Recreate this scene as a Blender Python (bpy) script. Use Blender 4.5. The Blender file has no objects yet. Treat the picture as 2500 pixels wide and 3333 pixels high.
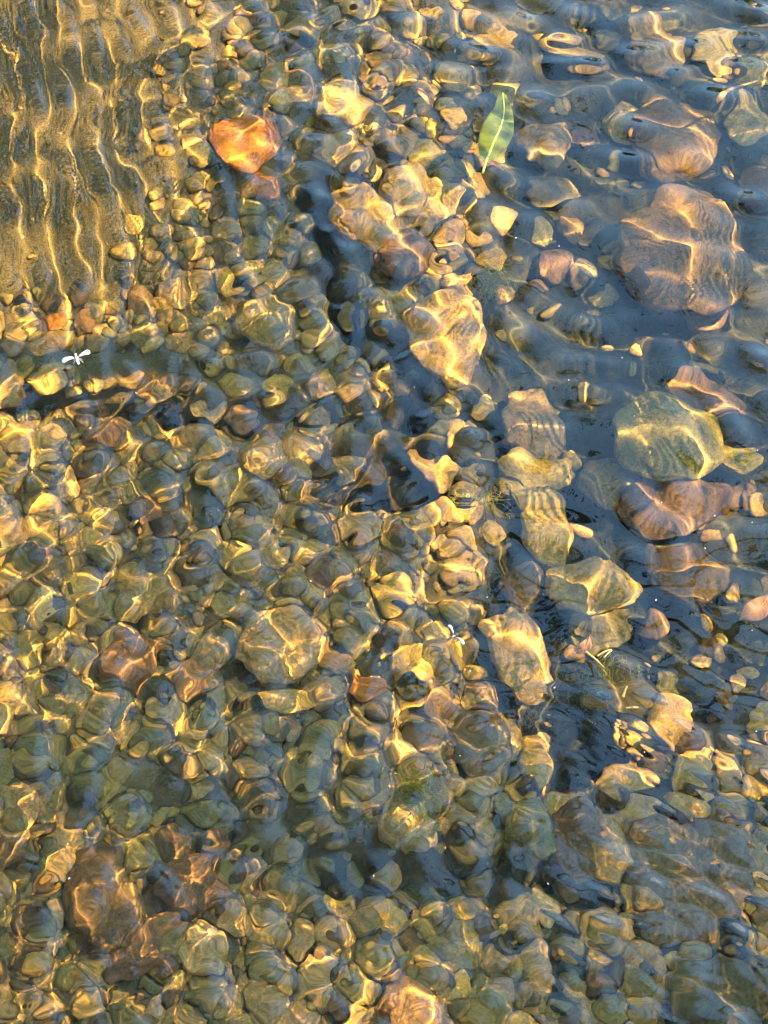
import bpy, bmesh, math
import numpy as np
from mathutils import Vector, Matrix, Euler, noise as mnoise

S = bpy.context.scene
R = math.radians
# ------------------------------------------------------------------ camera
TILT, DIST, VFOV = 33.0, 2.0, 23.5
PW, PH = 2500.0, 3333.0
cam = bpy.data.objects.new('camera', bpy.data.cameras.new('camera'))
S.collection.objects.link(cam)
S.camera = cam
CAM = np.array([0.0, -DIST * math.sin(R(TILT)), DIST * math.cos(R(TILT))])
cam.location = CAM
cam.rotation_euler = (R(TILT), 0, 0)
cam.data.sensor_fit = 'VERTICAL'
cam.data.angle = R(VFOV)
cam.data.clip_start = 0.05
cam.data.clip_end = 500
# ------------------------------------------------------------------ sky, sun, exposure
SUN_EL, SUN_AZ = 42.0, 10.0          # azimuth measured from +x towards +y
w = bpy.data.worlds.new('World')
S.world = w
w.use_nodes = True
bg = w.node_tree.nodes['Background']
sky = w.node_tree.nodes.new('ShaderNodeTexSky')
sky.sky_type = 'NISHITA'
sky.sun_disc = False
sky.sun_elevation = R(SUN_EL)
sky.sun_rotation = R(90 - SUN_AZ)
sky.dust_density = 0.0
sky.ozone_density = 7.0
w.node_tree.links.new(sky.outputs[0], bg.inputs[0])
bg.inputs[1].default_value = 0.15
sl = bpy.data.lights.new('sun', 'SUN')
sl.energy = 2.5
sl.angle = R(0.5)
sl.color = (1.0, 0.79, 0.50)
sl.cycles.is_caustics_light = True
sun = bpy.data.objects.new('sun', sl)
S.collection.objects.link(sun)
SUNV = Vector((math.cos(R(SUN_EL)) * math.cos(R(SUN_AZ)), math.cos(R(SUN_EL)) * math.sin(R(SUN_AZ)), math.sin(R(SUN_EL))))
sun.rotation_euler = (-SUNV).to_track_quat('-Z', 'Y').to_euler()
S.view_settings.view_transform = 'Standard'
S.view_settings.look = 'None'
S.view_settings.exposure = 4.22
S.view_settings.gamma = 1.0
S.cycles.max_bounces = 10
S.cycles.transmission_bounces = 8
S.cycles.diffuse_bounces = 3
S.cycles.caustics_refractive = True
S.cycles.caustics_reflective = True
S.cycles.blur_glossy = 0.0
S.cycles.sample_clamp_indirect = 4.0
S.cycles.use_denoising = True
rng = np.random.default_rng(11)

# ------------------------------------------------------------------ pixel <-> place
ct, st = math.cos(R(TILT)), math.sin(R(TILT))
TH = math.tan(R(VFOV) / 2)


def at(px, py, z=0.0):
    """the point at height z that a straight look through a flat water surface meets at photo pixel px, py"""
    cx = (px / PW * 2 - 1) * TH * PW / PH
    cy = -(py / PH * 2 - 1) * TH
    d = np.array([cx, cy * ct + st, cy * st - ct])
    d /= np.linalg.norm(d)
    p = CAM + d * (-CAM[2] / d[2])
    if z < 0:
        h = d[:2] / 1.33
        dz = -math.sqrt(1 - h @ h)
        t = z / dz
        p = p + np.array([h[0], h[1], dz]) * t
    return p


def pix(X, Y):
    """photo pixel of points on the water level (arrays)"""
    x, y, z = X - CAM[0], Y - CAM[1], -CAM[2]
    up = y * ct + z * st
    dp = y * st - z * ct
    return (x / dp / (TH * PW / PH) + 1) / 2 * PW, (1 - up / dp / TH) / 2 * PH


MPP = 2 * TH * DIST / PH             # metres per photo pixel at the centre


def sm(a, b, x):
    t = np.clip((x - a) / (b - a), 0, 1)
    return t * t * (3 - 2 * t)


def blob(u, v, cx, cy, rx, ry, soft=0.5):
    d = np.sqrt(((u - cx) / rx) ** 2 + ((v - cy) / ry) ** 2)
    return 1 - sm(1 - soft, 1 + soft, d)


def wob(X, Y, s, seed, n=7):
    """smooth noise, about -1..1, feature size s"""
    r = np.random.default_rng(seed)
    z = 0
    for _ in range(n):
        a = r.uniform(0, 2 * math.pi)
        k = 2 * math.pi / (s * r.uniform(0.7, 1.9))
        z = z + np.sin(k * (X * math.cos(a) + Y * math.sin(a)) + r.uniform(0, 6.28))
    return z / math.sqrt(n) * 0.9


# ------------------------------------------------------------------ materials
def mat(name):
    m = bpy.data.materials.new(name)
    m.use_nodes = True
    nt = m.node_tree
    return m, nt, nt.nodes['Principled BSDF']


def nd(nt, t, **kw):
    n = nt.nodes.new(t)
    for k, v in kw.items():
        if k in n.inputs:
            n.inputs[k].default_value = v
        else:
            setattr(n, k, v)
    return n


def ramp(nt, pts):
    n = nt.nodes.new('ShaderNodeValToRGB')
    e = n.color_ramp.elements
    while len(e) < len(pts):
        e.new(0.5)
    for q, (p, c) in zip(e, pts):
        q.position = p
        q.color = (*c, 1)
    return n


def mul(c, f):
    return tuple(x * f for x in c)


def stone_mat(name, c, c2=None, rough=0.75, algae=0.0, vein=0.0, fine=1.0):
    m, nt, b = mat(name)
    L = nt.links.new
    c2 = c2 or mul(c, 0.68)
    tc = nd(nt, 'ShaderNodeTexCoord')
    oi = nd(nt, 'ShaderNodeObjectInfo')
    geo = nd(nt, 'ShaderNodeNewGeometry')
    add = nd(nt, 'ShaderNodeVectorMath', operation='ADD')
    sc = nd(nt, 'ShaderNodeVectorMath', operation='SCALE')
    sc.inputs['Scale'].default_value = 37.0
    cmb = nd(nt, 'ShaderNodeCombineXYZ')
    L(oi.outputs['Random'], cmb.inputs[0]); L(oi.outputs['Random'], cmb.inputs[2])
    L(cmb.outputs[0], sc.inputs[0])
    L(geo.outputs['Position'], add.inputs[0]); L(sc.outputs[0], add.inputs[1])
    n1 = nd(nt, 'ShaderNodeTexNoise', Scale=38.0, Detail=5.0, Roughness=0.62, Distortion=0.6)
    L(add.outputs[0], n1.inputs['Vector'])
    r1 = ramp(nt, [(0.36, c2), (0.52, c), (0.70, mul(c, 1.3))])
    L(n1.outputs[0], r1.inputs[0])
    n2 = nd(nt, 'ShaderNodeTexNoise', Scale=420.0, Detail=3.0, Roughness=0.7)
    L(add.outputs[0], n2.inputs['Vector'])
    r2 = ramp(nt, [(0.34, (0.5, 0.48, 0.44)), (0.5, (1, 1, 1)), (0.66, (1.45, 1.42, 1.3))])
    L(n2.outputs[0], r2.inputs[0])
    mx = nd(nt, 'ShaderNodeMix', data_type='RGBA', blend_type='MULTIPLY')
    mx.inputs[0].default_value = 0.8 * fine
    L(r1.outputs[0], mx.inputs[6]); L(r2.outputs[0], mx.inputs[7])
    col = mx.outputs[2]
    # tone differs from stone to stone
    hs = nd(nt, 'ShaderNodeHueSaturation')
    mr = nd(nt, 'ShaderNodeMapRange')
    mr.inputs[3].default_value = 0.88; mr.inputs[4].default_value = 1.12
    L(oi.outputs['Random'], mr.inputs[0]); L(mr.outputs[0], hs.inputs['Value'])
    L(col, hs.inputs['Color'])
    col = hs.outputs[0]
    if vein:
        wv = nd(nt, 'ShaderNodeTexWave', Scale=26.0, Distortion=7.0, Detail=3.0)
        L(add.outputs[0], wv.inputs['Vector'])
        rv = ramp(nt, [(0.78, (0, 0, 0)), (0.93, (vein, vein, vein))])
        L(wv.outputs[1], rv.inputs[0])
        mv = nd(nt, 'ShaderNodeMix', data_type='RGBA')
        mv.inputs[7].default_value = (*mul(c, 1.5), 1)
        L(rv.outputs[0], mv.inputs[0]); L(col, mv.inputs[6])
        col = mv.outputs[2]
    if algae:
        n3 = nd(nt, 'ShaderNodeTexNoise', Scale=30.0, Detail=6.0, Roughness=0.7)
        L(add.outputs[0], n3.inputs['Vector'])
        r3 = ramp(nt, [(0.50, (0, 0, 0)), (0.62, (algae,) * 3)])
        L(n3.outputs[0], r3.inputs[0])
        ma = nd(nt, 'ShaderNodeMix', data_type='RGBA')
        ma.inputs[7].default_value = (0.085, 0.075, 0.026, 1)
        L(r3.outputs[0], ma.inputs[0]); L(col, ma.inputs[6])
        col = ma.outputs[2]
    L(col, b.inputs['Base Color'])
    b.inputs['Roughness'].default_value = rough
    b.inputs['Specular IOR Level'].default_value = 0.15
    bp = nd(nt, 'ShaderNodeBump', Strength=0.35, Distance=0.0015)
    L(n2.outputs[0], bp.inputs['Height']); L(bp.outputs[0], b.inputs['Normal'])
    return m


COL = {
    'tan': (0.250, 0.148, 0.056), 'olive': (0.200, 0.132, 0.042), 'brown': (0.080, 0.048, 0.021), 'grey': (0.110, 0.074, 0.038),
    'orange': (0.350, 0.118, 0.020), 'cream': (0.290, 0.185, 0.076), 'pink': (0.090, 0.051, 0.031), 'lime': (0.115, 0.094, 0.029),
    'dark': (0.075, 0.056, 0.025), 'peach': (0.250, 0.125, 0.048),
    'gold': (0.325, 0.188, 0.046), 'rust': (0.150, 0.078, 0.036), 'green': (0.130, 0.098, 0.036),
}
MS = {k: stone_mat(k + '_stone', c, algae=(0.32 if k in ('olive', 'green', 'grey', 'dark', 'brown') else 0.1), vein=0.25 if k in ('grey', 'brown', 'pink') else 0) for k, c in COL.items()}
WORD = {'tan': 'tan', 'olive': 'olive', 'brown': 'brown', 'grey': 'grey', 'orange': 'orange', 'cream': 'pale', 'pink': 'pinkish', 'lime': 'yellow-green',
        'dark': 'dark', 'gold': 'golden', 'rust': 'rust-coloured', 'green': 'green-grey', 'peach': 'peach'}


# ------------------------------------------------------------------ mesh helpers
def link(o):
    S.collection.objects.link(o)
    return o


def new_mesh(name, co, faces, m=None, smooth=True):
    me = bpy.data.meshes.new(name)
    me.from_pydata([tuple(c) for c in co], [], [tuple(f) for f in faces])
    if smooth:
        me.polygons.foreach_set('use_smooth', np.ones(len(me.polygons), bool))
    if m:
        me.materials.append(m)
    return me


def mesh_np(name, co, quads, m):
    n = quads.shape[1]
    me = bpy.data.meshes.new(name)
    me.vertices.add(len(co)); me.vertices.foreach_set('co', co.astype(np.float32).ravel())
    me.loops.add(quads.size); me.loops.foreach_set('vertex_index', quads.astype(np.int32).ravel())
    me.polygons.add(len(quads)); me.polygons.foreach_set('loop_start', np.arange(0, quads.size, n, dtype=np.int32))
    me.update(calc_edges=True)
    me.polygons.foreach_set('use_smooth', np.ones(len(quads), bool))
    me.materials.append(m)
    return me


def tensor(name, xs, ys, f, m):
    X, Y = np.meshgrid(xs, ys)
    co = np.stack([X, Y, f(X, Y)], -1).reshape(-1, 3)
    nx, ny = len(xs), len(ys)
    i = np.arange(nx * ny).reshape(ny, nx)
    q = np.stack([i[:-1, :-1], i[:-1, 1:], i[1:, 1:], i[1:, :-1]], -1).reshape(-1, 4)
    return link(bpy.data.objects.new(name, mesh_np(name, co, q, m)))


def axis(lo, hi, step, far, grow=1.35):
    c = list(np.arange(lo, hi + step / 2, step))
    s, a, b = step, c[0], c[-1]
    left, right = [], []
    while b < far:
        s *= grow
        b += s; a -= s
        right.append(b); left.append(a)
    return np.array(left[::-1] + c + right)


def tag(o, label=None, cat=None, group=None, kind=None):
    if label: o['label'] = label
    if cat: o['category'] = cat
    if group: o['group'] = group
    if kind: o['kind'] = kind
    return o


def receiver(o):
    o.cycles.is_caustics_receiver = True
    return o


# ------------------------------------------------------------------ stream bed
CRACK = [(1030, 470), (1050, 600), (1065, 760), (1120, 890), (1260, 950), (1345, 1030), (1355, 1190)]


def crack(u, v):
    d = 1e9
    for (ax, ay), (bx, by) in zip(CRACK[:-1], CRACK[1:]):
        t = np.clip(((u - ax) * (bx - ax) + (v - ay) * (by - ay)) / ((bx - ax) ** 2 + (by - ay) ** 2), 0, 1)
        d = np.minimum(d, np.hypot(u - ax - t * (bx - ax), v - ay - t * (by - ay)))
    return d


def bed_z(X, Y):
    u, v = pix(X, Y)
    z = -0.104 + 0 * X
    z = z + 0.026 * (1 - sm(500, 1000, u + 0.25 * v))                       # sandy shallow, upper left
    deep = sm(1450, 1800, u + 0.05 * v - 60) * (1 - sm(2300, 2700, v) * 0.75)
    z = z - 0.035 * deep
    z = z - 0.075 * (1 - sm(20, 62, crack(u, v)))
    z = z - 0.045 * blob(u, v, 600, 1190, 800, 45)
    z = z - 0.09 * blob(u, v, 1245, 1395, 230, 95)
    z = z - 0.06 * blob(u, v, 1250, 2690, 420, 110) - 0.03 * blob(u, v, 700, 2520, 420, 110)
    z = z - 0.05 * blob(u, v, 1880, 2280, 170, 170)
    far = np.maximum(np.abs(X) - 0.5, np.abs(Y - 0.05) - 0.65)
    z = z + 0.006 * wob(X, Y, 0.12, 5) + 0.003 * wob(X, Y, 0.035, 6)
    z = np.where(far > 0, z + 0.02 * np.clip(far, 0, 1) * wob(X, Y, 0.5, 9), z)
    return np.minimum(z, -0.03)


def bz(x, y):
    return float(bed_z(np.array([[x]]), np.array([[y]]))[0, 0])


m, nt, b = mat('stream_bed')
L = nt.links.new
geo = nd(nt, 'ShaderNodeNewGeometry')
n1 = nd(nt, 'ShaderNodeTexNoise', Scale=9.0, Detail=6.0, Roughness=0.6)
n2 = nd(nt, 'ShaderNodeTexNoise', Scale=700.0, Detail=3.0, Roughness=0.75)
n3 = nd(nt, 'ShaderNodeTexNoise', Scale=60.0, Detail=6.0, Roughness=0.7)
for n in (n1, n2, n3):
    L(geo.outputs['Position'], n.inputs['Vector'])
sep = nd(nt, 'ShaderNodeSeparateXYZ')
L(geo.outputs['Position'], sep.inputs[0])
# sand towards the upper left bank, brown silt elsewhere (a real boundary in the bed)
ma = nd(nt, 'ShaderNodeMath', operation='MULTIPLY_ADD'); ma.inputs[1].default_value = -0.55; L(sep.outputs[1], ma.inputs[0]); L(sep.outputs[0], ma.inputs[2])
mb = nd(nt, 'ShaderNodeMath', operation='MULTIPLY_ADD'); mb.inputs[1].default_value = 0.45; L(n1.outputs[0], mb.inputs[0]); L(ma.outputs[0], mb.inputs[2])
mr = nd(nt, 'ShaderNodeMapRange'); mr.inputs[1].default_value = -0.19; mr.inputs[2].default_value = 0.05; mr.inputs[3].default_value = 1; mr.inputs[4].default_value = 0
L(mb.outputs[0], mr.inputs[0])
sand = ramp(nt, [(0.32, (0.0383, 0.0300, 0.0153)), (0.5, (0.0871, 0.0662, 0.0327)), (0.68, (0.1603, 0.1220, 0.0662))]); L(n2.outputs[0], sand.inputs[0])
silt = ramp(nt, [(0.35, (0.0558, 0.0449, 0.0201)), (0.5, (0.1220, 0.0866, 0.0389)), (0.7, (0.2021, 0.1379, 0.0627))]); L(n3.outputs[0], silt.inputs[0])
shaded_mud = ramp(nt, [(0.35, (0.0107, 0.0130, 0.0094)), (0.5, (0.0236, 0.0236, 0.0166)), (0.72, (0.0531, 0.0472, 0.0307))]); L(n3.outputs[0], shaded_mud.inputs[0])  # right-hand bed: mud with the deep water's shade darkened into its colour
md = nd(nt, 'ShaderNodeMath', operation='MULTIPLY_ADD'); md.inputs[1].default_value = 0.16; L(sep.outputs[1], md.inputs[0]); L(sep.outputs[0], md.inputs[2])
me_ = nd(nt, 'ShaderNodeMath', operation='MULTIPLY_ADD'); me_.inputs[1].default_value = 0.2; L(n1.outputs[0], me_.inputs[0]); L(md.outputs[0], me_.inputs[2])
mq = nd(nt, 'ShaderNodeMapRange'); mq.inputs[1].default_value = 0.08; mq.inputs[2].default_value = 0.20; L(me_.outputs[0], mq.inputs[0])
mm_ = nd(nt, 'ShaderNodeMix', data_type='RGBA'); L(mq.outputs[0], mm_.inputs[0]); L(silt.outputs[0], mm_.inputs[6]); L(shaded_mud.outputs[0], mm_.inputs[7])
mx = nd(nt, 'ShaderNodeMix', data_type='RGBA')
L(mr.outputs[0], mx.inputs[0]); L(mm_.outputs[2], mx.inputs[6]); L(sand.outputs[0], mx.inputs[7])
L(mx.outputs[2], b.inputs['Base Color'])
b.inputs['Roughness'].default_value = 0.9
b.inputs['Specular IOR Level'].default_value = 0.1
bp = nd(nt, 'ShaderNodeBump', Strength=0.6, Distance=0.002); L(n2.outputs[0], bp.inputs['Height']); L(bp.outputs[0], b.inputs['Normal'])
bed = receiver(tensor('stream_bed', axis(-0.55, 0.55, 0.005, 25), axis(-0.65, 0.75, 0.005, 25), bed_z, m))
tag(bed, 'sandy and silty bed of the shallow stream', None, None, 'structure')


# ------------------------------------------------------------------ water surface
def waves(X, Y, seed, n, l0, l1, ang, spread, amp, warp=0.006, warps=0.09, p=1.15):
    r = np.random.default_rng(seed)
    Xw = X + warp * wob(X, Y, warps, seed + 100)
    Yw = Y + warp * wob(X, Y, warps, seed + 200)
    z = 0
    for _ in range(n):
        a = R(ang) + r.uniform(-1, 1) * R(spread)
        lam = math.exp(r.uniform(math.log(l0), math.log(l1)))
        k = 2 * math.pi / lam
        z = z + (lam / 0.03) ** p * np.sin(k * (Xw * math.cos(a) + Yw * math.sin(a)) + r.uniform(0, 6.28))
    return amp * z / math.sqrt(n / 2)


WA = dict(A=0.00034, B=0.00074, C=0.00046, D=0.00042)


def water_z(X, Y):
    u, v = pix(X, Y)
    u = u + 120 * wob(X, Y, 0.16, 31); v = v + 120 * wob(X, Y, 0.16, 32)
    a = (1 - sm(560, 980, u)) * (1 - sm(850, 1200, v))
    c = sm(1500, 1950, u + 120) * (1 - sm(2000, 2500, v)) + sm(1150, 1600, u) * (1 - sm(250, 700, v)) * 0.7
    c = np.clip(c, 0, 1)
    d = sm(1650, 2100, u) * sm(2050, 2450, v)
    bmask = np.clip(1 - a - c - d, 0, 1)
    z = a * waves(X, Y, 1, 9, 0.020, 0.036, 13, 13, WA['A'], 0.005, 0.14)
    z = z + bmask * waves(X, Y, 2, 18, 0.018, 0.046, 0, 90, WA['B'], 0.006, 0.09, 1.25)
    z = z + c * (waves(X, Y, 3, 12, 0.034, 0.090, 50, 60, WA['C'], 0.012, 0.16, 1.3) + waves(X, Y, 6, 8, 0.012, 0.02, 50, 30, 0.00003))
    z = z + d * (waves(X, Y, 4, 10, 0.016, 0.045, 40, 50, WA['B']) + waves(X, Y, 5, 8, 0.009, 0.014, 50, 22, WA['D']))
    far = np.maximum(np.abs(X) - 0.6, np.abs(Y - 0.05) - 0.75)
    z = z * (1 - sm(-0.02, 0.1, far))
    return z


m = bpy.data.materials.new('water'); m.use_nodes = True
nt = m.node_tree; nt.nodes.clear()
out = nd(nt, 'ShaderNodeOutputMaterial')
g = nd(nt, 'ShaderNodeBsdfGlass', IOR=1.333, Roughness=0.0)
g.inputs['Color'].default_value = (0.985, 0.925, 0.69, 1)
nt.links.new(g.outputs[0], out.inputs[0])
water = tensor('water', axis(-0.56, 0.56, 0.0016, 25), axis(-0.66, 0.76, 0.0016, 25), water_z, m)
water.cycles.is_caustics_caster = True
tag(water, 'clear rippled surface of the stream', None, None, 'structure')


# ------------------------------------------------------------------ stones
def stone_mesh(name, seed, sub, rough=0.16, cuts=5, round_=0.8, fine=0.02):
    r = np.random.default_rng(seed)
    bm = bmesh.new()
    bmesh.ops.create_icosphere(bm, subdivisions=sub, radius=1.0)
    off = Vector(r.uniform(-50, 50, 3))
    pl = []
    for _ in range(cuts):
        n = r.normal(size=3); n /= np.linalg.norm(n)
        pl.append((Vector(n), r.uniform(round_ - 0.12, round_ + 0.08)))
    for v in bm.verts:
        p = v.co.copy()
        f = 1 + rough * mnoise.noise(p * 1.1 + off) * 1.6 + rough * 0.5 * mnoise.noise(p * 2.3 + off) + fine * mnoise.noise(p * 7 + off)
        p *= f
        for n, d in pl:
            e = p.dot(n) - d
            if e > 0:
                p -= n * e * 0.85
        v.co = p
    me = bpy.data.meshes.new(name)
    bm.to_mesh(me); bm.free()
    me.polygons.foreach_set('use_smooth', np.ones(len(me.polygons), bool))
    me.materials.append(None)
    return me


VAR = [stone_mesh('pebble', 100 + i, 4, 0.14 + 0.05 * (i % 3), 1 + i % 4, 0.88 - 0.05 * (i % 2)) for i in range(14)]
BIG = [stone_mesh('stone', 200 + i, 5, 0.20 + 0.05 * (i % 3), 2 + i % 3, 0.84, 0.04) for i in range(10)]
placed = []                                                                # (px, py, radius px)


def put(kind, mesh, px, py, wpx, hpx, flat, col, label, rot=0.0, lift=0.0, group=None, cat=None):
    z = bz(*at(px, py, -0.07)[:2])
    s = MPP * (1 + 0.0)
    rx, ry = wpx * s / 2, hpx * s / 2 / 0.90
    rz = min(rx, ry) * flat
    zc = z + rz * 0.55 + lift
    zc = min(zc, -0.012 - rz)
    p = at(px, py, zc + rz * 0.5)
    z2 = bz(p[0], p[1])
    zc = min(max(zc, z2 + rz * 0.2), -0.012 - rz)
    o = link(bpy.data.objects.new(kind, mesh))
    o.location = (p[0], p[1], zc)
    o.scale = (rx, ry, rz)
    o.rotation_euler = (rng.uniform(-0.12, 0.12), rng.uniform(-0.12, 0.12), R(rot))
    o.material_slots[0].link = 'OBJECT'
    o.material_slots[0].material = MS[col]
    receiver(o)
    tag(o, label, cat or ('stone' if kind == 'stone' else 'pebble'), group)
    placed.append((px, py, (wpx + hpx) / 4))
    return o


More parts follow.
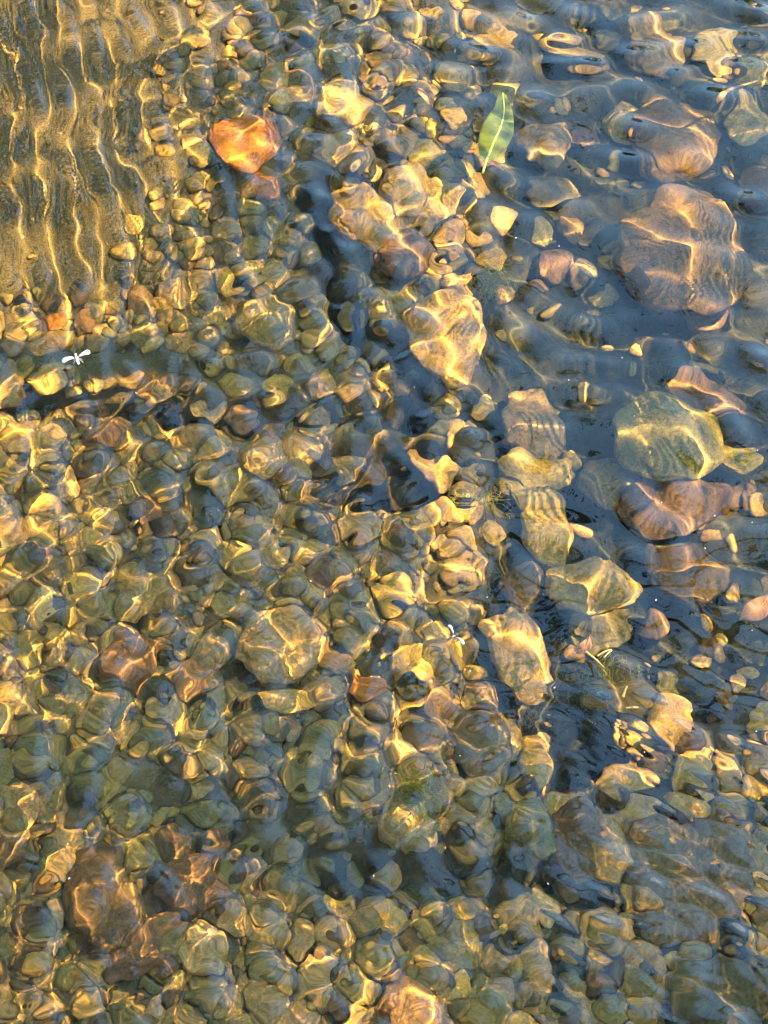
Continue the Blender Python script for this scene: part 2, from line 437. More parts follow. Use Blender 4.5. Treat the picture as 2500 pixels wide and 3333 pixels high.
# px, py, width, height, flatness, colour, rotation, lift, label
STONES = [
    (800, 450, 240, 250, .5, 'orange', 10, .02, 'bright orange rounded stone, the most vivid one in the stream'),
    (865, 600, 90, 120, .5, 'orange', 20, .006, 'small orange stone trailing below the bright orange rounded one'),
    (1110, 335, 200, 150, .6, 'cream', -12, .012, 'pale cream angular stone to the upper right of the orange stone'),
    (1095, 490, 150, 165, .55, 'tan', 10, .008, 'smooth pinkish tan disc-like stone below the pale cream angular stone'),
    (1185, 520, 110, 120, .6, 'grey', 0, .012, 'small grey stone touching the right edge of the pinkish tan disc'),
    (1290, 440, 130, 140, .6, 'grey', 30, 0, 'grey stone between the cream angular stone and the green leaf'),
    (1390, 500, 120, 130, .6, 'green', 70, 0, 'green-grey stone lying left of the pointed tip of the green leaf'),
    (1180, 690, 220, 250, .6, 'tan', 20, .012, 'large pale tan stone at the top of the dark crevice'),
    (1360, 640, 250, 240, .6, 'cream', -25, .014, 'pale rough stone below the green leaf, brightest of its cluster'),
    (1320, 810, 200, 190, .55, 'pink', 0, .008, 'dull pinkish brown stone above the large smooth tan stone'),
    (1460, 1070, 260, 340, .55, 'tan', 8, .018, 'large smooth tan stone on the right of the dark crevice'),
    (870, 1025, 200, 200, .6, 'olive', 0, .008, 'round olive stone left of the dark crevice, largest there'),
    (735, 910, 85, 120, .6, 'gold', 15, .006, 'small golden oval pebble above the round olive stone'),
    (815, 880, 115, 110, .6, 'gold', 0, .004, 'golden pebble at the upper edge of the round olive stone'),
    (1010, 815, 95, 95, .6, 'olive', 0, .006, 'small round olive pebble left of the crevice with a lit rim'),
    (1052, 905, 80, 140, .5, 'peach', 12, .004, 'narrow orange-tan stone standing along the left side of the crevice'),
    (1270, 1100, 150, 150, .6, 'olive', 30, .004, 'olive stone inside the crevice beside the large smooth tan stone'),
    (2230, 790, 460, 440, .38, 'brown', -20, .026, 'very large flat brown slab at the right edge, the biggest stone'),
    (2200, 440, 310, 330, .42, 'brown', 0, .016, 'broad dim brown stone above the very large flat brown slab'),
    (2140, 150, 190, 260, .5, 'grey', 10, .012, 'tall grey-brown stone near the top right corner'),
    (1775, 450, 210, 200, .5, 'grey', 20, .010, 'grey stone with a lit upper edge right of the green leaf'),
    (1900, 440, 110, 110, .5, 'pink', 20, .012, 'small pinkish stone in the gap right of the grey lit-edged stone'),
    (2045, 390, 150, 160, .55, 'olive', 0, .010, 'rounded olive-grey stone left of the broad dim brown stone'),
    (1870, 170, 240, 110, .5, 'grey', -28, .014, 'long grey stone slanting down to the right near the top edge'),
    (1600, 130, 190, 130, .5, 'tan', 0, .012, 'tan stone straight above the green leaf by the top edge'),
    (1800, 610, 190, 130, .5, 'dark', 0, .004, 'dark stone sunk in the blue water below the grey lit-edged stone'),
    (1800, 860, 130, 120, .5, 'pink', 0, .004, 'faint pinkish stone on the deep bed left of the brown slab'),
    (1900, 880, 90, 90, .5, 'tan', 0, .006, 'small tan pebble alone on the deep bed beside the brown slab'),
    (2300, 1000, 170, 120, .5, 'pink', 20, .020, 'pink stone tucked under the lower edge of the brown slab'),
    (2180, 1420, 330, 340, .42, 'lime', 25, .030, 'large yellow-green stone near the right edge with a net of light'),
    (2310, 1290, 280, 150, .45, 'pink', -24, .026, 'pinkish brown stone lying above the large yellow-green stone'),
    (2410, 1480, 160, 110, .45, 'lime', -35, .030, 'narrow yellow-green stone at the right flank of the large one'),
    (2200, 1640, 330, 190, .45, 'pink', 8, .024, 'broad pink stone just below the large yellow-green stone'),
    (2245, 1880, 240, 220, .5, 'brown', 0, .020, 'rounded striped brown stone under the broad pink stone'),
    (2120, 1810, 80, 90, .6, 'rust', 0, .014, 'small rusty stone at the upper left of the striped brown stone'),
    (1930, 1900, 270, 190, .5, 'olive', 10, .018, 'wide olive stone left of the rounded striped brown stone'),
    (1780, 1720, 170, 270, .5, 'olive', 14, .018, 'tall olive stone narrowing to its foot right of centre'),
    (1725, 1370, 190, 230, .55, 'grey', 0, .016, 'grey-olive round stone right of the square dark pool'),
    (1745, 1540, 230, 170, .5, 'green', 0, .014, 'mossy green-grey stone below the grey-olive round stone'),
    (1975, 1570, 180, 190, .5, 'dark', 0, .010, 'dark stone with a thin lit rim left of the broad pink stone'),
    (1440, 1530, 210, 170, .6, 'tan', 10, .012, 'pale tan stone at the lower right corner of the square dark pool'),
    (1340, 1270, 160, 150, .6, 'cream', 0, .014, 'pale striped stone at the top edge of the square dark pool'),
    (1110, 1545, 120, 105, .6, 'cream', 0, .008, 'round pale pebble with a bright ring under the square dark pool'),
    (1515, 1755, 75, 100, .6, 'gold', 20, .008, 'small golden oval pebble with a dark middle right of centre'),
    (1445, 1770, 70, 70, .6, 'cream', 0, .006, 'tiny round cream pebble beside the dark-centred golden oval'),
    (1690, 2110, 180, 290, .55, 'tan', 14, .016, 'large tan oblong stone right of the lower floating insect'),
    (1700, 1930, 140, 160, .55, 'brown', 0, .012, 'brown stone just above the large tan oblong stone'),
    (1330, 2140, 140, 110, .55, 'gold', -10, .012, 'brilliant yellow stone, the brightest one low in the middle'),
    (1200, 2235, 115, 80, .5, 'orange', 0, .008, 'small fiery orange stone below left of the brilliant yellow stone'),
    (910, 2100, 250, 240, .45, 'tan', 0, .012, 'broad flat tan stone with a bright left edge low in the middle'),
    (940, 2275, 170, 80, .45, 'gold', 4, .008, 'golden sliver of stone under the broad flat tan stone'),
    (440, 2130, 180, 190, .5, 'rust', 0, .008, 'round reddish brown stone in the left part of the pebble bed'),
    (450, 1940, 180, 160, .55, 'olive', 0, .006, 'round olive stone with a yellow crescent above the reddish brown stone'),
    (860, 1490, 150, 160, .6, 'tan', 0, .010, 'round tan stone, left one of the pair left of the dark pool'),
    (965, 1500, 140, 160, .6, 'tan', 0, .010, 'round tan stone, right one of the pair left of the dark pool'),
    (760, 1560, 170, 160, .5, 'olive', 0, .004, 'flat olive stone at the lower left of the round tan pair'),
    (620, 2210, 110, 120, .55, 'peach', 0, .006, 'pale orange wedge-like pebble right of the reddish brown stone'),
    (330, 2900, 240, 270, .5, 'brown', 0, .008, 'big dark brown stone in the lower left corner area'),
    (450, 3060, 260, 200, .45, 'rust', -10, .006, 'wide brown stone below the big dark brown stone'),
    (620, 2870, 180, 170, .55, 'rust', 0, .010, 'glossy reddish stone with a pink shine in the lower left'),
    (560, 3060, 95, 105, .65, 'green', 0, .012, 'pale grey-green round pebble beside the cream one at lower left'),
    (665, 3080, 120, 140, .6, 'cream', 0, .010, 'cream rounded pebble with a lit rim in the lower left'),
    (1340, 3285, 180, 150, .5, 'peach', 0, .008, 'orange-tan stone cut by the bottom edge of the picture'),
    (1560, 2420, 170, 190, .55, 'grey', 0, .010, 'grey-tan ring-marked stone below the large tan oblong stone'),
    (1665, 2395, 110, 105, .6, 'gold', 0, .010, 'golden ring-marked pebble right of the grey-tan ring-marked stone'),
    (1555, 2545, 110, 85, .6, 'cream', 0, .010, 'cream pebble with a bright arc above the lime algae stone'),
    (1735, 2690, 120, 180, .6, 'lime', 25, .008, 'upright yellow-green shard of stone at the lower right of centre'),
    (1320, 2720, 150, 150, .6, 'cream', 20, .012, 'cream stone topped with lime algae beside the lower dark hollow'),
    (2240, 2830, 380, 340, .22, 'grey', 0, .0, 'very large silt-covered grey boulder at the lower right'),
    (2360, 3240, 280, 220, .5, 'dark', 20, .008, 'dark bluish boulder in the bottom right corner'),
    (555, 1258, 210, 85, .5, 'brown', -6, .016, 'flat brown slab like a fin below the upper floating insect'),
    (350, 1400, 130, 100, .5, 'rust', 20, .006, 'reddish stone in shade below the upper floating insect'),
    (25, 1250, 110, 170, .6, 'tan', 0, .008, 'rounded tan stone cut by the left edge of the picture'),
    (2040, 2540, 160, 110, .5, 'tan', 10, .010, 'tan stone above the silt-covered grey boulder, left one'),
    (2260, 2500, 140, 110, .55, 'olive', 0, .012, 'olive oval stone above the silt-covered grey boulder, right one'),
    (2240, 2610, 120, 85, .55, 'gold', 0, .012, 'golden pebble at the upper rim of the silt-covered grey boulder'),
    (2180, 2340, 130, 180, .5, 'tan', -12, .012, 'tall tan stone between the striped brown stone and the grey boulder'),
    (2020, 2250, 230, 110, .5, 'dark', -8, .010, 'dark stone with a lit upper rim under the straw scraps'),
    (1960, 2040, 200, 130, .5, 'green', 6, .008, 'green-grey stone just above the straw scraps'),
    (2130, 2030, 110, 80, .5, 'pink', 8, .012, 'pale pinkish slip of stone below the striped brown stone'),
    (700, 1330, 120, 110, .6, 'tan', 0, .006, 'tan pebble right of the flat brown fin-like slab'),
    (900, 1250, 110, 120, .6, 'gold', 0, .012, 'yellow glowing pebble above the round tan pair'),
    (1050, 1255, 110, 100, .6, 'tan', 0, .012, 'tan pebble above the square dark pool at its left end'),
    (280, 1050, 90, 100, .6, 'rust', 0, .006, 'dark reddish pebble just above the upper floating insect'),
    (180, 1045, 70, 70, .6, 'orange', 0, .004, 'tiny orange crescent pebble above left of the upper floating insect'),
    (1880, 2740, 140, 260, .5, 'brown', 0, .008, 'tall brown stone with a dark side left of the grey boulder'),
    (1990, 2760, 120, 200, .5, 'tan', 0, .010, 'tan stone squeezed between the tall brown stone and the grey boulder'),
]
for i, (px, py, wp, hp, fl, c, rot, lift, lab) in enumerate(STONES):
    big = wp * hp > 12000
    put('stone' if big else 'pebble', BIG[i % 10] if big else VAR[i % 14], px, py, wp * 1.05, hp * 1.05, fl, c, lab, rot, lift)

# the crowd of pebbles between them
LAND = [(800, 450, 'the orange stone'), (1590, 400, 'the green leaf'), (245, 1170, 'the upper floating insect'), (1490, 2080, 'the lower floating insect'),
        (870, 1025, 'the round olive stone'), (1460, 1070, 'the large smooth tan stone'), (1245, 1395, 'the square dark pool'), (2180, 1420, 'the large yellow-green stone'),
        (1330, 2140, 'the brilliant yellow stone'), (910, 2100, 'the broad flat tan stone'), (440, 2130, 'the round reddish brown stone'), (2240, 2830, 'the grey boulder'),
        (330, 2900, 'the big dark brown stone'), (665, 3080, 'the cream rounded pebble'), (1320, 2720, 'the lime algae stone'), (1340, 3285, 'the bottom orange-tan stone'),
        (965, 1500, 'the round tan pair'), (1690, 2110, 'the large tan oblong stone'), (1735, 2690, 'the yellow-green shard'), (2245, 1880, 'the striped brown stone'),
        (1515, 1755, 'the dark-centred golden oval'), (555, 1258, 'the brown fin-like slab')]


def keep_out(px, py):
    for cx, cy, rx, ry in ((1245, 1395, 220, 85), (1250, 2710, 330, 60), (450, 1185, 620, 35), (1880, 2300, 130, 120)):
        if ((px - cx) / rx) ** 2 + ((py - cy) / ry) ** 2 < 1:
            return True
    return bool(crack(px, py) < 52)


cand, tries = [], 0
while len(cand) < 212 and tries < 30000:
    tries += 1
    px, py = rng.uniform(-30, 2530), rng.uniform(-30, 3380)
    if tries < 160:
        px, py = rng.uniform(1580, 2520), rng.uniform(-20, 660)
    r = rng.uniform(30, 66)
    if px > 1600 and py < 680:
        r = rng.uniform(55, 115)
    if px + 0.25 * py < rng.uniform(560, 860) and py < rng.uniform(900, 1080):
        continue
    if px > 1650 and rng.random() > (0.8 if py < 680 else 0.10 if py < 2100 else 0.55):
        continue
    if keep_out(px, py):
        continue
    if any((px - a) ** 2 + (py - b_) ** 2 < ((r + c) * (0.9 if px > 1580 and py < 680 else 0.78)) ** 2 for a, b_, c in placed):
        continue
    placed.append((px, py, r)); cand.append((px, py, r))
used = {}
warm = ['tan', 'tan', 'olive', 'gold', 'brown', 'tan', 'olive', 'olive', 'rust', 'gold', 'tan', 'olive', 'brown', 'tan', 'cream', 'gold']
for i, (px, py, r) in enumerate(cand):
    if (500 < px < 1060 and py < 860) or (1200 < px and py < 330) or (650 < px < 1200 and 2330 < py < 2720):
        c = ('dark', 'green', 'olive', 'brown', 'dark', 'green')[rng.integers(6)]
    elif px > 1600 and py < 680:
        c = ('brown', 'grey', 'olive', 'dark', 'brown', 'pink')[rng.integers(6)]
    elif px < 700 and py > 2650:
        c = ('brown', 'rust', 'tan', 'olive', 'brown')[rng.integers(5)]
    else:
        c = warm[rng.integers(len(warm))]
    lx, ly, ln = min(LAND, key=lambda q: (q[0] - px) ** 2 + (q[1] - py) ** 2)
    dx, dy = px - lx, py - ly
    side = ('right of' if dx > 0 else 'left of') if abs(dx) > 1.6 * abs(dy) else ('below' if dy > 0 else 'above') if abs(dy) > 1.6 * abs(dx) else \
        (('lower ' if dy > 0 else 'upper ') + ('right of' if dx > 0 else 'left of'))
    how = ' just' if math.hypot(dx, dy) < 210 else ''
    asp = rng.uniform(0.75, 1.3)
    shp = 'long' if asp > 1.15 else 'upright' if asp < 0.85 else 'rounded'
    size = 'small' if r < 42 else 'mid-sized' if r < 53 else 'larger' if r < 70 else 'big'
    lab = f'{size} {shp} {WORD[c]} pebble{how} {side} {ln}'
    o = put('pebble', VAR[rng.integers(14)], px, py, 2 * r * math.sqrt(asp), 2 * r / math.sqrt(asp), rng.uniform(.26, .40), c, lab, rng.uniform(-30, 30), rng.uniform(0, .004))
    used.setdefault(lab, []).append(o)
for lab, os_ in used.items():
    for o in os_:
        if len(os_) > 1:
            o['group'] = lab.replace('pebble', 'pebbles')

# loose gravel nobody could count, one object
def gravel():
    tm = []
    for i in range(8):
        me = stone_mesh('bit', 400 + i, 2, 0.2, 4, 0.8)
        v = np.empty(len(me.vertices) * 3); me.vertices.foreach_get('co', v)
        f = np.array([p.vertices[:] for p in me.polygons])
        tm.append((v.reshape(-1, 3), f)); bpy.data.meshes.remove(me)
    V, F, MI, n = [], [], [], 0
    r = np.random.default_rng(77)
    k = 0
    while k < 5200:
        px, py = r.uniform(-250, 2750), r.uniform(-250, 3600)
        sandy = px + 0.25 * py < r.uniform(540, 860) and py < r.uniform(900, 1080)
        if sandy and r.random() < 0.9:
            continue
        if keep_out(px, py) and r.random() < 0.96:
            continue
        if px > 1550 and py < 2300 and r.random() < 0.9:
            continue
        p = at(px, py, -0.08)
        z = bz(p[0], p[1])
        if z < -0.1 and r.random() < 0.4:
            continue
        s = r.uniform(0.003, 0.011) if not sandy else r.uniform(0.001, 0.003)
        v, f = tm[r.integers(8)]
        a = r.uniform(0, 6.28)
        M = np.array(Euler((r.uniform(-.3, .3), r.uniform(-.3, .3), a)).to_matrix())
        q = (v * np.array([s * r.uniform(.8, 1.4), s, s * r.uniform(.35, .6)])) @ M.T + np.array([p[0], p[1], z + s * 0.25])
        V.append(q); F.append(f + n); MI.append(np.full(len(f), r.integers(6))); n += len(q); k += 1
    V, F, MI = np.concatenate(V), np.concatenate(F), np.concatenate(MI)
    me = mesh_np('gravel', V, F, MS['olive'])
    for c in ('tan', 'brown', 'green', 'tan', 'gold'):
        me.materials.append(MS[c])
    me.polygons.foreach_set('material_index', MI.astype(np.int32))
    o = receiver(link(bpy.data.objects.new('gravel', me)))
    tag(o, 'loose fine gravel filling the gaps between the pebbles', None, None, 'stuff')


gravel()


# ------------------------------------------------------------------ leaf, insects, bits
def plain(name, c, rough=0.6, trans=0.0, scale=120, var=0.3, spec=0.3):
    m, nt, b = mat(name)
    geo = nd(nt, 'ShaderNodeNewGeometry')
    n = nd(nt, 'ShaderNodeTexNoise', Scale=scale, Detail=4.0)
    nt.links.new(geo.outputs['Position'], n.inputs['Vector'])
    r = ramp(nt, [(0.35, mul(c, 1 - var)), (0.65, mul(c, 1 + var))])
    nt.links.new(n.outputs[0], r.inputs[0]); nt.links.new(r.outputs[0], b.inputs['Base Color'])
    b.inputs['Roughness'].default_value = rough
    b.inputs['Specular IOR Level'].default_value = spec
    return m


def empty(name, loc, label, cat, group=None):
    o = link(bpy.data.objects.new(name, None))
    o.location = loc
    o.empty_display_size = 0.01
    return tag(o, label, cat, group)


def part(name, me, parent, inv=True):
    o = receiver(link(bpy.data.objects.new(name, me)))
    o.parent = parent
    return o


def tube(pts, rad, n=8):
    V, F = [], []
    pts = [np.array(p, float) for p in pts]
    for i, p in enumerate(pts):
        t = pts[min(i + 1, len(pts) - 1)] - pts[max(i - 1, 0)]
        t /= np.linalg.norm(t)
        a = np.cross(t, [0, 0, 1.0]) if abs(t[2]) < 0.9 else np.cross(t, [1.0, 0, 0])
        a /= np.linalg.norm(a); b2 = np.cross(t, a)
        rr = rad[i] if hasattr(rad, '__len__') else rad
        for j in range(n):
            an = 2 * math.pi * j / n
            V.append(p + rr * (a * math.cos(an) + b2 * math.sin(an)))
    for i in range(len(pts) - 1):
        for j in range(n):
            F.append((i * n + j, i * n + (j + 1) % n, (i + 1) * n + (j + 1) % n, (i + 1) * n + j))
    F.append(tuple(range(n))[::-1]); F.append(tuple(range((len(pts) - 1) * n, len(pts) * n)))
    return V, F


def leaf_parts(root, Lh, Wd, bend, twist, mblade, mrib, tipdrop=0.0, thick=0.0006):
    """a lance-shaped blade along +y from 0 to Lh, with a raised midrib"""
    n, k = 28, 8
    V, F = [], []
    for s in (1, -1):
        for i in range(n + 1):
            t = i / n
            wd = Wd / 2 * (math.sin(math.pi * t ** 0.8) ** 0.85 + 0.02)
            for j in range(-k, k + 1):
                q = j / k
                z = bend * math.sin(math.pi * t) - 0.10 * wd * (1 - abs(q)) + twist * q * wd * (t - 0.4) + tipdrop * t + s * thick / 2 + 0.0006 * math.sin(9 * t + 3 * q)
                V.append((q * wd + 0.004 * math.sin(3 * t), t * Lh, z))
    m2 = 2 * k + 1
    N = (n + 1) * m2
    for i in range(n):
        for j in range(2 * k):
            a = i * m2 + j
            F.append((a, a + 1, a + m2 + 1, a + m2)); F.append((N + a, N + a + m2, N + a + m2 + 1, N + a + 1))
    for i in range(n):
        for j in (0, 2 * k):
            a = i * m2 + j
            F.append((a, a + m2, N + a + m2, N + a) if j == 0 else (a, N + a, N + a + m2, a + m2))
    for j in range(2 * k):
        F.append((j, N + j, N + j + 1, j + 1)); a = n * m2 + j; F.append((a, a + 1, N + a + 1, N + a))
    part('blade', new_mesh('blade', V, F, mblade), root)
    pts = [(0.004 * math.sin(3 * t), t * Lh, bend * math.sin(math.pi * t) - 0.10 * Wd / 2 * math.sin(math.pi * min(t, .999) ** 0.8) ** 0.85 + tipdrop * t + thick * 0.7 + 0.0006 * math.sin(9 * t)) for t in np.linspace(-0.08, 0.97, 30) if t >= 0]
    v, f = tube([(0, -Lh * 0.10, thick)] + pts, np.linspace(0.0011, 0.0004, len(pts) + 1))
    part('midrib', new_mesh('midrib', v, f, mrib), root)


mg = plain('green_leaf', (0.085, 0.112, 0.020), 0.5, var=0.55, scale=70)
mgr = plain('leaf_rib', (0.40, 0.47, 0.10), 0.5)
a, b2 = at(1580, 515), at(1640, 250, -0.02)
lf = empty('leaf', (a[0], a[1], -0.011), 'green willow-like leaf slanting under the surface, its pointed tip bright lime', 'leaf')
leaf_parts(lf, float(np.hypot(*(b2 - a)[:2])) * 1.05, 112 * MPP, 0.004, 0.35, mg, mgr, -0.05)
lf.rotation_euler = (0, 0, math.atan2(b2[1] - a[1], b2[0] - a[0]) - math.pi / 2)

mbrl = plain('dead_leaf', (0.22, 0.11, 0.065), 0.7)
mbrr = plain('dead_leaf_rib', (0.30, 0.15, 0.09), 0.7)
for px, py, ln, wd, rot, z, lab in ((2415, 2010, 120, 75, -48, -0.035, 'small dull pink dead leaf in the blue water at the right edge'),
                                    (1868, 2125, 75, 38, -40, -0.03, 'tiny brown dead leaf like a pod left of the straw scraps'),
                                    (1405, 345, 100, 46, 40, -0.04, 'curled brown dead leaf left of the green leaf'),
                                    (1630, 560, 60, 26, 70, -0.05, 'tiny reddish dead leaf just below the tip of the green leaf')):
    p = at(px, py, z)
    e = empty('dead_leaf', (p[0], p[1], z), lab, 'dead leaf')
    leaf_parts(e, ln * MPP, wd * MPP, 0.003, 0.5, mbrl, mbrr, 0.004)
    e.rotation_euler = (0, 0, R(rot))

mw_ = plain('pale_wing', (0.17, 0.17, 0.166), 0.35, var=0.05)
mdk = plain('insect_body', (0.30, 0.25, 0.22), 0.5)
mdk2 = plain('dark_insect_body', (0.035, 0.025, 0.02), 0.4)


def wing_mesh(length, width, thick=0.0011):
    n, m2 = 16, 12
    V, F = [], []
    for i in range(n + 1):
        t = i / n
        wd = width / 2 * (0.30 + 0.75 * t ** 1.2) * math.sqrt(max(1e-4, 1 - (max(0, t - 0.72) / 0.285) ** 2)) * (1 if t > 0.02 else 0.5)
        for j in range(m2):
            an = 2 * math.pi * j / m2
            V.append((t * length, wd * math.cos(an) + 0.10 * length * t * t, thick * (0.5 + 0.5 * math.sin(math.pi * min(1, t + .15))) * math.sin(an) + 0.0012 * math.sin(math.pi * t)))
    for i in range(n):
        for j in range(m2):
            F.append((i * m2 + j, i * m2 + (j + 1) % m2, (i + 1) * m2 + (j + 1) % m2, (i + 1) * m2 + j))
    F.append(tuple(range(m2))[::-1]); F.append(tuple(range(n * m2, (n + 1) * m2)))
    return V, F


def insect(px, py, a1, a2, wl, ww, body_ang, bl, mbody, lab, mirror=(1, 1)):
    p = at(px, py, 0)
    e = empty('insect', (p[0], p[1], 0.0036), lab, 'insect', None)
    for an, mi in ((a1, mirror[0]), (a2, mirror[1])):
        v, f = wing_mesh(wl * MPP, ww * MPP)
        v = [(x, y * mi, z) for x, y, z in v]
        if mi < 0:
            f = [q[::-1] for q in f]
        wg = part('wing', new_mesh('wing', v, f, mw_), e)
        wg.location = (0.0022 * math.cos(R(an)), 0.0022 * math.sin(R(an)), 0.0004)
        wg.rotation_euler = (0, 0, R(an))
    ca, sa = math.cos(R(body_ang)), math.sin(R(body_ang))
    Ls = bl * MPP
    pts = [(ca * Ls * t, sa * Ls * t, 0.0004 + 0.0004 * math.sin(5 * t)) for t in np.linspace(-0.28, 1, 14)]
    rad = [0.0004 + 0.0010 * math.sin(math.pi * (i + 0.6) / 14.2) ** 0.7 for i in range(14)]
    v, f = tube(pts, rad)
    part('body', new_mesh('body', v, f, mbody), e)
    hp = (ca * Ls * -0.36, sa * Ls * -0.36, 0.0005)
    bm = bmesh.new(); bmesh.ops.create_uvsphere(bm, u_segments=10, v_segments=8, radius=0.0011)
    bmesh.ops.translate(bm, verts=bm.verts, vec=hp)
    me = bpy.data.meshes.new('head'); bm.to_mesh(me); bm.free(); me.materials.append(mbody)
    part('head', me, e)
    for s in (-1, 1):
        for q in (0.05, 0.3, 0.5):
            b0 = np.array([ca * Ls * q, sa * Ls * q, 0.0003])
            d = np.array([-sa * s, ca * s, 0])
            v, f = tube([b0, b0 + d * 0.0022 + [0, 0, 0.0006], b0 + d * 0.0045 + np.array([ca, sa, 0]) * 0.001 * (q - .2) * 8 - [0, 0, 0.0014]], [0.00022, 0.00018, 0.0001], 5)
            part('leg', new_mesh('leg', v, f, mbody), e)
    return e


insect(250, 1172, 197, 24, 42, 25, -72, 30, mdk, 'white winged insect afloat on the shaded water near the left edge', (1, 1))
insect(1478, 2078, 108, -40, 34, 13, 215, 26, mdk2, 'pale narrow-winged insect with a dark body afloat near the brilliant yellow stone', (1, -1))

# straw scraps and twigs
mst = plain('straw', (0.34, 0.28, 0.13), 0.6, var=0.2)
mtw = plain('reddish_twig', (0.30, 0.13, 0.085), 0.7)


def stick(name, pxs, z, rad, m, lab, cat, group=None):
    c = at(*pxs[len(pxs) // 2], z)
    pts = [at(x, y, z) for x, y in pxs]
    pts = [np.array([p[0] - c[0], p[1] - c[1], 0.0015 * math.sin(i * 1.7)]) for i, p in enumerate(pts)]
    P = []
    for i in range(len(pts) - 1):
        for t in np.linspace(0, 1, 5, endpoint=False):
            P.append(pts[i] * (1 - t) + pts[i + 1] * t)
    P.append(pts[-1])
    v, f = tube(P, [rad * (1 - 0.4 * i / len(P)) * (1 + 0.12 * math.sin(i * 2.3)) for i in range(len(P))])
    o = receiver(link(bpy.data.objects.new(name, new_mesh(name, v, f, m))))
    o.location = (c[0], c[1], z)
    return tag(o, lab, cat, group)


stick('twig', [(925, 232), (975, 232), (1003, 252), (1012, 300), (1010, 345)], -0.03, 0.0014, mtw, 'thin reddish twig bent at a right angle above the orange stone', 'twig')
stick('straw', [(1908, 2120), (1940, 2148), (1968, 2172)], -0.012, 0.0012, mst, 'longest pale straw scrap, slanting down to the right', 'straw')
stick('straw', [(1944, 2135), (1970, 2122), (1990, 2114)], -0.012, 0.0009, mst, 'pale straw scrap crossing the top of the longest one', 'straw')
stick('straw', [(1966, 2140), (1980, 2128), (1992, 2116)], -0.012, 0.0008, mst, 'shortest pale straw scrap right of the longest one', 'straw')
stick('straw', [(2038, 2303), (2060, 2302), (2078, 2300)], -0.014, 0.0010, mst, 'level yellow straw scrap over the dark rimmed stone', 'straw')
stick('straw', [(2032, 2270), (2040, 2250), (2046, 2232)], -0.02, 0.0011, mst, 'upright yellow straw scrap above the level one', 'straw')
stick('twig', [(2330, 330), (2400, 290), (2470, 255)], -0.05, 0.0022, plain('brown_twig', (0.28, 0.17, 0.08)), 'straight brown twig sunk near the top right corner', 'twig')


# algae tufts: many fine strands
def algae(px, py, z, spread, length, n, c, lab, lean=(0.3, -0.6)):
    mm = plain('algae', mul(c, 0.42), 0.7, var=0.35, scale=200)
    r = np.random.default_rng(int(px * 7 + py))
    p = at(px, py, -0.08)
    z = bz(p[0], p[1]) + 0.016
    p = at(px, py, z)
    V, F, k = [], [], 0
    for _ in range(n * 3):
        b0 = np.array([r.normal(0, spread), r.normal(0, spread), -abs(r.normal(0, 0.003))])
        d = np.array([lean[0] + r.normal(0, .45), lean[1] + r.normal(0, .45), 0.5 + r.normal(0, .2)]); d /= np.linalg.norm(d)
        Ln = length * 0.5 * r.uniform(.4, 1.2)
        ph = r.uniform(0, 6)
        pts = [b0 + d * Ln * t + np.array([math.sin(ph + 5 * t), math.cos(ph + 4 * t), 0]) * 0.0009 * t for t in np.linspace(0, 1, 6)]
        v, f = tube(pts, [0.00020 * (1 - .7 * t) for t in np.linspace(0, 1, 6)], 4)
        V += v; F += [tuple(i + k for i in q) for q in f]; k += len(v)
    o = receiver(link(bpy.data.objects.new('algae_tuft', new_mesh('algae_tuft', V, F, mm))))
    o.location = (p[0], p[1], z)
    tag(o, lab, 'algae')


algae(1600, 900, -0.05, 0.010, 0.028, 170, (0.15, 0.20, 0.045), 'green algae tuft on the right shoulder of the large smooth tan stone')
algae(1350, 2570, -0.04, 0.010, 0.026, 170, (0.34, 0.38, 0.04), 'bright lime algae tuft on the cream stone by the lower dark hollow')
algae(1570, 1610, -0.05, 0.010, 0.02, 150, (0.50, 0.45, 0.18), 'straw-coloured algae tuft beside the pale tan stone under the dark pool')
algae(1370, 730, -0.045, 0.012, 0.022, 160, (0.50, 0.44, 0.20), 'pale frayed algae tuft on the pale rough stone')
algae(1960, 2210, -0.06, 0.012, 0.03, 150, (0.20, 0.22, 0.05), 'olive algae tuft under the straw scraps')

# ------------------------------------------------------------------ specks afloat
ms = plain('white_speck', (0.16, 0.16, 0.155), 0.4, var=0.03)
bm = bmesh.new(); bmesh.ops.create_icosphere(bm, subdivisions=2, radius=1.0)
for v in bm.verts:
    v.co *= 1 + 0.25 * mnoise.noise(v.co * 2)
sp = bpy.data.meshes.new('speck'); bm.to_mesh(sp); bm.free(); sp.materials.append(ms)
for i in range(52):
    px, py = (rng.uniform(1100, 2480), rng.uniform(40, 2500)) if i < 36 else (rng.uniform(40, 2480), rng.uniform(40, 3300))
    p = at(px, py)
    o = link(bpy.data.objects.new('speck', sp))
    o.location = (p[0], p[1], 0.0006)
    s = rng.uniform(0.00028, 0.00055)
    o.scale = (s * rng.uniform(.8, 2.0), s, s * .8)
    o.rotation_euler = (0, 0, rng.uniform(0, 3.1))
    tag(o, 'tiny white speck drifting on the water surface', 'speck', 'white specks drifting on the water')

# ------------------------------------------------------------------ the tree over the bank (seen as dark reflections, casts the shade)
mleaf = plain('tree_leaf', (0.050, 0.085, 0.022), 0.6, scale=3)
mbark = plain('bark', (0.11, 0.08, 0.055), 0.9, scale=20)


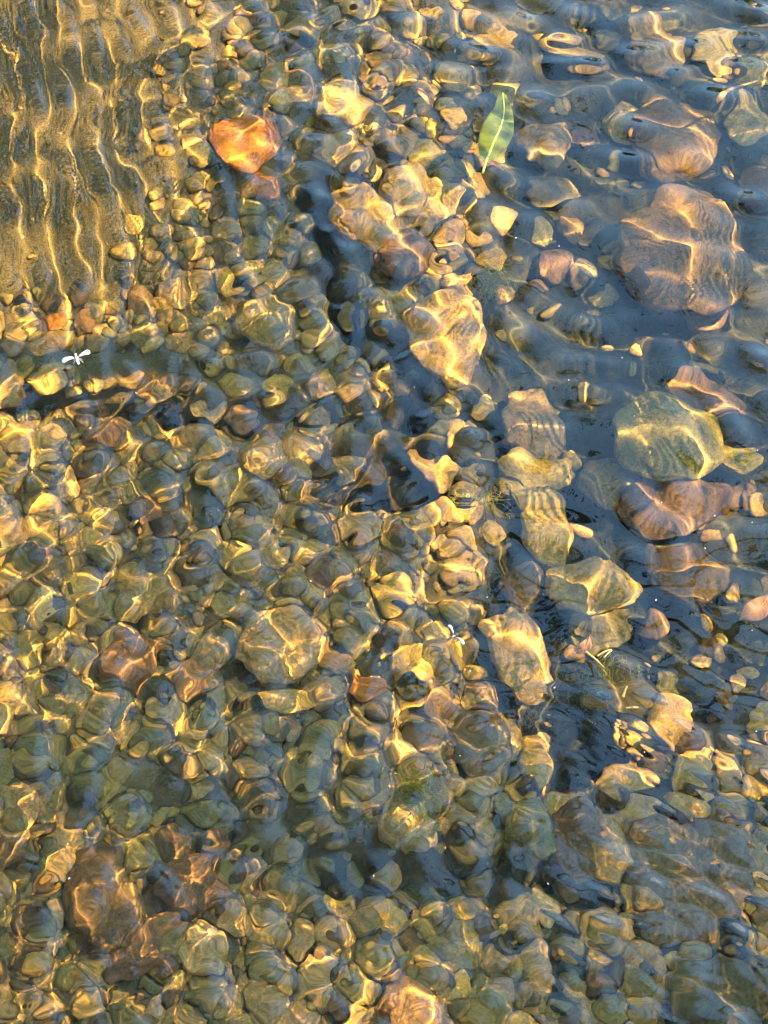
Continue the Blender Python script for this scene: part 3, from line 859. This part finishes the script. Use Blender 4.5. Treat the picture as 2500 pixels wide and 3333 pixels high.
def tree():
    r = np.random.default_rng(5)
    e = empty('tree', (-3.6, 3.2, -0.1), 'leafy tree on the far bank leaning over the stream', 'tree')
    base = np.array([-3.6, 3.2, -0.1])

    def local(pts):
        return [np.array(p) - base for p in pts]
    v, f = tube(local([(-3.6, 3.2, -0.4), (-3.5, 3.1, 1.0), (-3.2, 2.9, 2.4), (-2.7, 2.6, 3.6), (-2.0, 2.2, 4.6)]), [0.28, 0.22, 0.18, 0.13, 0.08], 12)
    part('trunk', new_mesh('trunk', v, f, mbark), e)
    for tip in ((-0.9, 1.2, 4.2), (-0.5, 2.6, 4.5), (-0.9, 4.2, 4.4), (-2.2, 0.6, 4.3), (-2.0, 4.6, 4.9)):
        t0 = np.array([-2.9, 2.7, 3.2]); t1 = np.array(tip)
        pts = [t0 * (1 - t) + t1 * t + np.array([0, 0, 0.3 * math.sin(math.pi * t)]) for t in np.linspace(0, 1, 9)]
        v, f = tube(local(pts), np.linspace(0.09, 0.02, 9), 8)
        part('limb', new_mesh('limb', v, f, mbark), e)
    V, F, k = [], [], 0

    def add_leaf(c, ln, wd):
        nonlocal k
        a = r.uniform(0, 2 * math.pi)
        M = np.array(Euler((r.normal(0, .5), r.normal(0, .5), a)).to_matrix())
        pts = np.array([(0, -ln / 2, 0), (wd / 2, -ln * .12, .006), (wd * .42, ln * .2, .006), (0, ln / 2, -.01), (-wd * .42, ln * .2, .006), (-wd / 2, -ln * .12, .006), (0, 0, -.004)]) @ M.T + c - base
        V.extend(pts)
        F.extend([(k, k + 1, k + 6), (k + 1, k + 2, k + 6), (k + 2, k + 3, k + 6), (k + 3, k + 4, k + 6), (k + 4, k + 5, k + 6), (k + 5, k, k + 6)])
        k += 7
    n = 0
    while n < 19000:
        x, y, z = r.uniform(-4.5, 3.2), r.uniform(-4.0, 6.0), r.uniform(3.6, 5.2)
        edge = 0.15 + 0.35 * math.sin(y * 1.7) + 0.2 * math.sin(y * 4.1 + 1) - 0.10 * (y - 2.2)
        if y < 0.7 + 0.15 * math.sin(x * 5):
            edge = 3.2  # crown widened overhead, out of view, to cut the sky light
        pr = 1.0 if x < edge - 0.35 else (0.12 if x < edge + 0.3 else 0.03)
        if r.random() > pr:
            continue
        add_leaf(np.array([x, y, z]), r.uniform(.12, .20), r.uniform(.05, .08)); n += 1
    part('crown', new_mesh('crown', V, F, mleaf, False), e)
    return e



def bank_tree(px, py, rad, h, label, seed, n):
    """a rounded tree on the bank, foliage down to the ground"""
    r = np.random.default_rng(seed)
    e = empty('tree', (px, py, -0.1), label, 'tree')
    v, f = tube([(0, 0, -0.5), (0.05, 0, h * 0.3), (0.1, 0.1, h * 0.75)], [0.22, 0.16, 0.06], 10)
    part('trunk', new_mesh('trunk', v, f, mbark), e)
    cl = [(np.array([r.normal(0, .45) * rad, r.normal(0, .45) * rad, r.uniform(0.12, 0.88) * h]), rad * r.uniform(.3, .55)) for _ in range(16)]
    V, F, k = [], [], 0
    for i in range(n):
        c, cr = cl[r.integers(16)]
        d = r.normal(size=3); d /= np.linalg.norm(d)
        p = c + d * cr * r.uniform(.5, 1.0) ** .5
        M = np.array(Euler((r.normal(0, .8), r.normal(0, .8), r.uniform(0, 6.28))).to_matrix())
        ln, wd = r.uniform(.2, .34), r.uniform(.10, .17)
        V.extend(np.array([(0, -ln / 2, 0), (wd / 2, 0, .01), (0, ln / 2, -.015), (-wd / 2, 0, .01)]) @ M.T + p)
        F.append((k, k + 1, k + 2, k + 3)); k += 4
    part('crown', new_mesh('crown', V, F, mleaf, False), e)
    return e


def shade_limb(tree_e, line, rad, start):
    """an added, unseen limb low over the stream, shaped to throw shade along the given bed line"""
    pts = []
    for px, py, t in line:
        p = at(px, py, -0.1)
        sh = 0.1 * 0.674
        pts.append(np.array([p[0] + sh * math.cos(R(SUN_AZ)), p[1] + sh * math.sin(R(SUN_AZ)), 0]) + np.array(SUNV) * t)
    pts.append(np.array(start))
    P = []
    for i in range(len(pts) - 1):
        for t in np.linspace(0, 1, 8, endpoint=False):
            P.append(pts[i] * (1 - t) + pts[i + 1] * t)
    P.append(pts[-1])
    P = [p - np.array(tree_e.location) + 0.006 * np.array([math.sin(i * .9), math.cos(i * .7), math.sin(i * .5)]) for i, p in enumerate(P)]
    v, f = tube(P, [rad * (0.8 + 0.6 * i / len(P)) * (1 + 0.15 * math.sin(i * 1.3)) for i in range(len(P))], 10)
    part('limb', new_mesh('limb', v, f, mbark), tree_e)  # added limb, there only for its shade band on the bed


tree()
BT = {}
for px, py, rad, h, lab in ((-5.5, 5.5, 2.2, 5.5, 'rounded tree on the far left bank behind the leaning trunk'), (-2.0, 8.2, 2.2, 5.2, 'tree on the far bank behind the crown of the leaning tree'),
                            (-6.0, 1.5, 2.2, 5.5, 'tree on the left bank beside the leaning tree'), (-5.0, -2.5, 2.2, 5.5, 'tree on the near left bank'), (-1.0, -6.5, 2.2, 5.0, 'tree on the near bank behind the viewer'),
                            (6.5, -1.8, 2.2, 5.6, 'added unseen tree on the right bank that cuts sky light'), (5.0, -5.0, 2.3, 5.6, 'added unseen tree on the near right bank that cuts sky light'),  # both added out of view to block open sky light from the right
                            (2.2, 9.5, 2.0, 3.3, 'added unseen low tree straight across that hides the horizon sky'), (5.2, 8.5, 2.0, 3.3, 'added unseen low tree to the far right that hides the horizon sky')):  # both added out of view to keep the pale horizon out of reflections
    BT[lab] = bank_tree(px, py, rad, h, lab, int(px * 10 + 900), 2600)
shade_limb(BT['tree on the left bank beside the leaning tree'], [(1250, 1165, 1.35), (500, 1205, 1.2), (-150, 1222, 1.1)], 0.017, (-5.8, 1.4, 2.4))
shade_limb(BT['tree on the near left bank'], [(1640, 2840, 1.75), (1250, 2790, 1.65), (1000, 2690, 1.6), (420, 2550, 1.5), (-150, 2500, 1.5)], 0.017, (-4.9, -2.4, 2.4))
